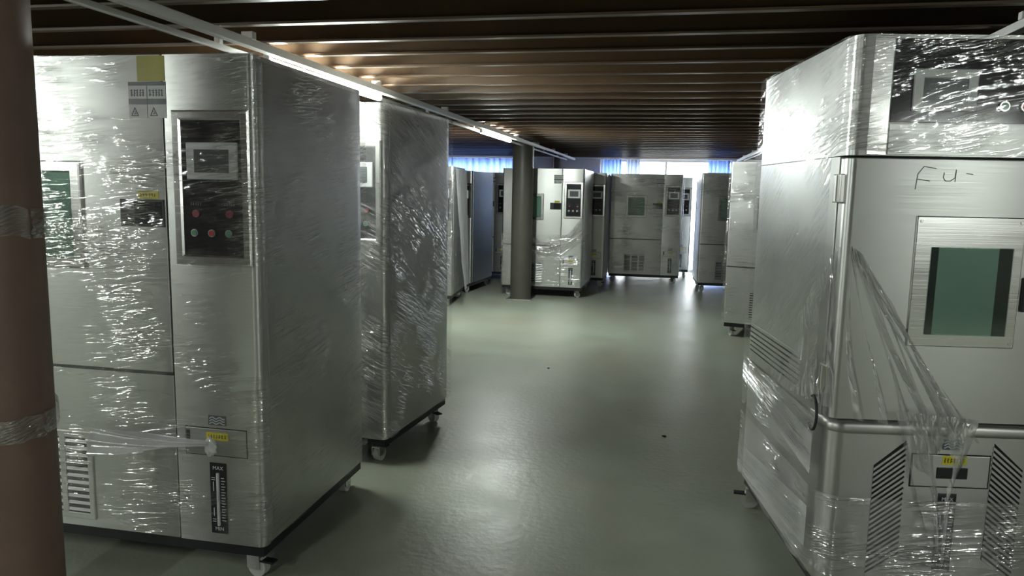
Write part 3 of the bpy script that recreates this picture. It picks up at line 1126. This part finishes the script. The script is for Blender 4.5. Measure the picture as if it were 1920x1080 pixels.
wrap('plastic_wrap', 'film', c1, wide_path(1.30, .92), .16, 1.885, .010, .018, .0035, .10, 11)
wrap('plastic_wrap', 'film_heavy', c2, wide_path(1.30, .87), .16, 1.866, .010, .018, .0060, -.45, 23)
wrap('plastic_wrap', 'film_far', c3, wide_path(1.12, .95), .16, 1.72, .03, .02, .006, .2, 3)
wrap('plastic_wrap', 'film_far', c6, wide_path(1.12, 1.22), .16, .86, .016, .02, .008, .05, 5)
wrap('plastic_wrap', 'film_far', c7, wide_path(1.13, .95), .16, 1.74, .02, .02, .004, .1, 6)
wrap('plastic_wrap', 'film_far', c8, [(0, .95), (0, 0), (1.1, 0)], .16, 1.75, .02, .02, .005, .1, 8)
wrap('plastic_wrap', 'film_far', c9, [(0, .95), (0, 0), (1.1, 0)], .16, 1.77, .014, .02, .005, .05, 9)

def sheet(name, mat, parent, quad, nu, nv, fn, amp, ang, seed):
    """bilinear sheet over quad (a, b, c, d: corners at (0,0),(1,0),(1,1),(0,1)), then fn(u, v, P) shifts it"""
    u = np.linspace(0, 1, nu)
    v = np.linspace(0, 1, nv)
    Ug, Vg = np.meshgrid(u, v)
    q = [np.array(p, float) for p in quad]
    P = ((1 - Ug) * (1 - Vg))[..., None] * q[0] + (Ug * (1 - Vg))[..., None] * q[1] + (Ug * Vg)[..., None] * q[2] + ((1 - Ug) * Vg)[..., None] * q[3]
    n = np.cross(q[1] - q[0], q[3] - q[0]) + np.cross(q[2] - q[3], q[2] - q[1]) * 1e-6
    n = n / np.linalg.norm(n)
    N = np.zeros_like(P) + n
    if fn is not None:
        P = fn(Ug, Vg, P, n)
    W = np.linalg.norm(q[1] - q[0]) * .5 + np.linalg.norm(q[2] - q[3]) * .5
    Hh = np.linalg.norm(q[3] - q[0])
    return film_grid(name, mat, parent, P, N, Ug * W, Vg * Hh, amp, ang, seed)

# narrow chamber: tight head wrap, stretched bands low on the side, horizontal winding round the base
tp = [(0, .985), (0, .03), (.03, 0), (.79, 0)]
wrap('plastic_wrap', 'film', c10, tp, 1.59, 1.948, .009, .018, .003, .25, 41)
wrap('plastic_wrap', 'film', c10, [(0, .985), (0, .08)], .70, 1.59, .009, .02, .006, .65, 42)
wrap('plastic_wrap', 'film_heavy', c10, [(0, .985), (0, .055), (.055, 0), (.79, 0)], .16, .46, .008, .020, .006, .06, 43)
wrap('plastic_wrap', 'film_heavy', c10, [(0, .985), (0, .055)], .50, .72, .008, .020, .007, -.06, 44)

def pleats(freq, depth, sag=0.0, bulge=0.0):
    def fn(u, v, P, n):
        ridge = 1 - np.abs(((u * freq + .3 * np.sin(v * 3 + u * 5)) % 1.0) * 2 - 1)
        out = depth * ridge * (0.15 + v) + bulge * np.sin(np.pi * u) * np.sin(np.pi * np.clip(v, 0, 1))
        P = P + out[..., None] * n
        P[..., 2] -= sag * np.sin(np.pi * u) * v
        return P
    return fn

# loose torn film: gathered at the door edge and falling in folds to the shoulder (local coordinates, front is -y)
sheet('draped_film', 'film_drape', c10, [(.02, -.020, 1.30), (.06, -.022, 1.27), (.44, -.030, .74), (.00, -.030, .74)],
      60, 90, pleats(5.5, .055, .03, .02), .006, 1.45, 51)
sheet('draped_film', 'film_drape', c10, [(.06, -.030, 1.25), (.10, -.022, 1.20), (.50, -.030, .66), (.30, -.035, .66)],
      40, 80, pleats(3.5, .045, .0, .02), .006, 1.4, 52)
sheet('draped_film', 'film_drape', c10, [(.20, -.035, .76), (.47, -.035, .74), (.40, -.03, .30), (.375, -.03, .25)],
      40, 80, pleats(2.5, .04, .0, .02), .008, 1.5, 53)
sheet('draped_film', 'film_drape', c10, [(-.03, .30, 1.02), (-.02, .02, 1.30), (-.03, .0, .76), (-.05, .38, .72)],
      60, 70, pleats(4, .03, .0, .02), .008, 1.3, 54)

# taut roped bands of film stretched along the side and front of the narrow chamber
def taut_band(parent, p0, p1, half0, half1, out, ropes, seed):
    """p0, p1: band centre line ends (local x, y, z) on a vertical face; out: outward unit vector"""
    p0, p1, out = np.array(p0, float), np.array(p1, float), np.array(out, float)
    ns, nt_ = 40, max(30, ropes * 9)
    u = np.linspace(0, 1, ns)
    v = np.linspace(-1, 1, nt_)
    Ug, Vg = np.meshgrid(u, v)
    half = half0 + (half1 - half0) * Ug
    P = p0 + (p1 - p0) * Ug[..., None]
    P[..., 2] += Vg * half
    ph = ropes * math.pi * (Vg + .06 * vnoise(Ug * 3, Vg * 2, seed))
    hgt = np.abs(np.sin(ph)) * (half0 + half1) / ropes * .30 * (1 - Vg ** 4) * np.minimum(1, (1 - Ug) * 5) * (.35 + .9 * vnoise(Ug * 2.2, Vg * ropes * .8 + 5, seed + 1))
    P = P + out * hgt[..., None]
    L = np.linalg.norm(p1 - p0)
    return film_grid('stretched_band', 'film_taut', parent, P, np.zeros_like(P) + out, Ug * L, Vg * half0, .0004, 0.0, seed)
SX = (-1, 0, 0)
taut_band(c10, (-.027, .965, .650), (-.027, .06, .575), .050, .070, SX, 9, 91)
taut_band(c10, (-.027, .965, .245), (-.027, .06, .315), .060, .075, SX, 11, 92)

# second chamber film: nothing more. third chamber: loose grey sheet flaring from its right side
sheet('loose_sheet', 'film_grey', c3, [(1.145, .05, 1.70), (1.145, .92, 1.70), (1.20, 1.00, .20), (1.28, .05, .20)], 30, 50, pleats(1.2, .03), .006, 1.5, 61)
# sixth chamber: sagging swag across the front
def swag(u, v, P, n):
    P = P.copy()
    P[..., 2] -= .30 * (1 - (2 * u - 1) ** 2) * (1 - .35 * v)
    P[..., 1] -= .03 + .02 * np.sin(v * 9 + u * 4)
    return P
sheet('sagging_film', 'film_heavy', c6, [(.30, -.01, .98), (1.12, -.01, 1.14), (1.12, -.01, .80), (.30, -.01, .70)], 90, 40, swag, .012, .3, 71)
# first chamber: milky twist of film pulled across the filler lid
def twist(u, v, P, n):
    P = P.copy()
    c = P.mean(axis=0, keepdims=True)
    k = (.25 + .75 * (1 - u) ** .7)[..., None]
    P = c + (P - c) * k
    P[..., 1] -= .03 + .015 * np.sin(v * 14 + u * 6)
    return P
sheet('twisted_film', 'film_milk', c1, [(.62, -.012, .44), (1.115, -.012, .51), (1.115, -.012, .56), (.62, -.012, .56)], 70, 24, twist, .006, .1, 81)
bm = bmesh.new()
bmesh.ops.create_icosphere(bm, subdivisions=3, radius=1)
for v in bm.verts:
    p = v.co
    f = 1 + .25 * math.sin(7 * p.x + 3 * p.z) * math.cos(6 * p.z + 2 * p.y)
    v.co = Vector((1.118 + p.x * .022 * f, -.036 + p.y * .012 * f, .520 + p.z * .034 * f))
bmuv = bm.loops.layers.uv.new('film')
finish(bm, 'film_knot', 'film_milk', c1, 60)

# ------------------------------------------------------------------ crumbs on the floor
for i, (x, y, s, lab) in enumerate(((.0365, 4.384, .011, 'small black crumb alone on the open floor, the larger one'),
                                    (-.907, 5.883, .009, 'tiny black crumb on the floor nearer the second wrapped chamber'))):
    bm = bmesh.new()
    bmesh.ops.create_icosphere(bm, subdivisions=2, radius=s)
    for v in bm.verts:
        v.co.z = max(v.co.z * .6, -s * .35) + s * .35
        v.co.x *= 1 + .5 * math.sin(v.co.y * 300)
    o = finish(bm, 'floor_crumb', 'crumb', None, 60)
    o.location = (x, y, 0)
    tag(o, lab, 'crumb', 'black crumbs on the floor')
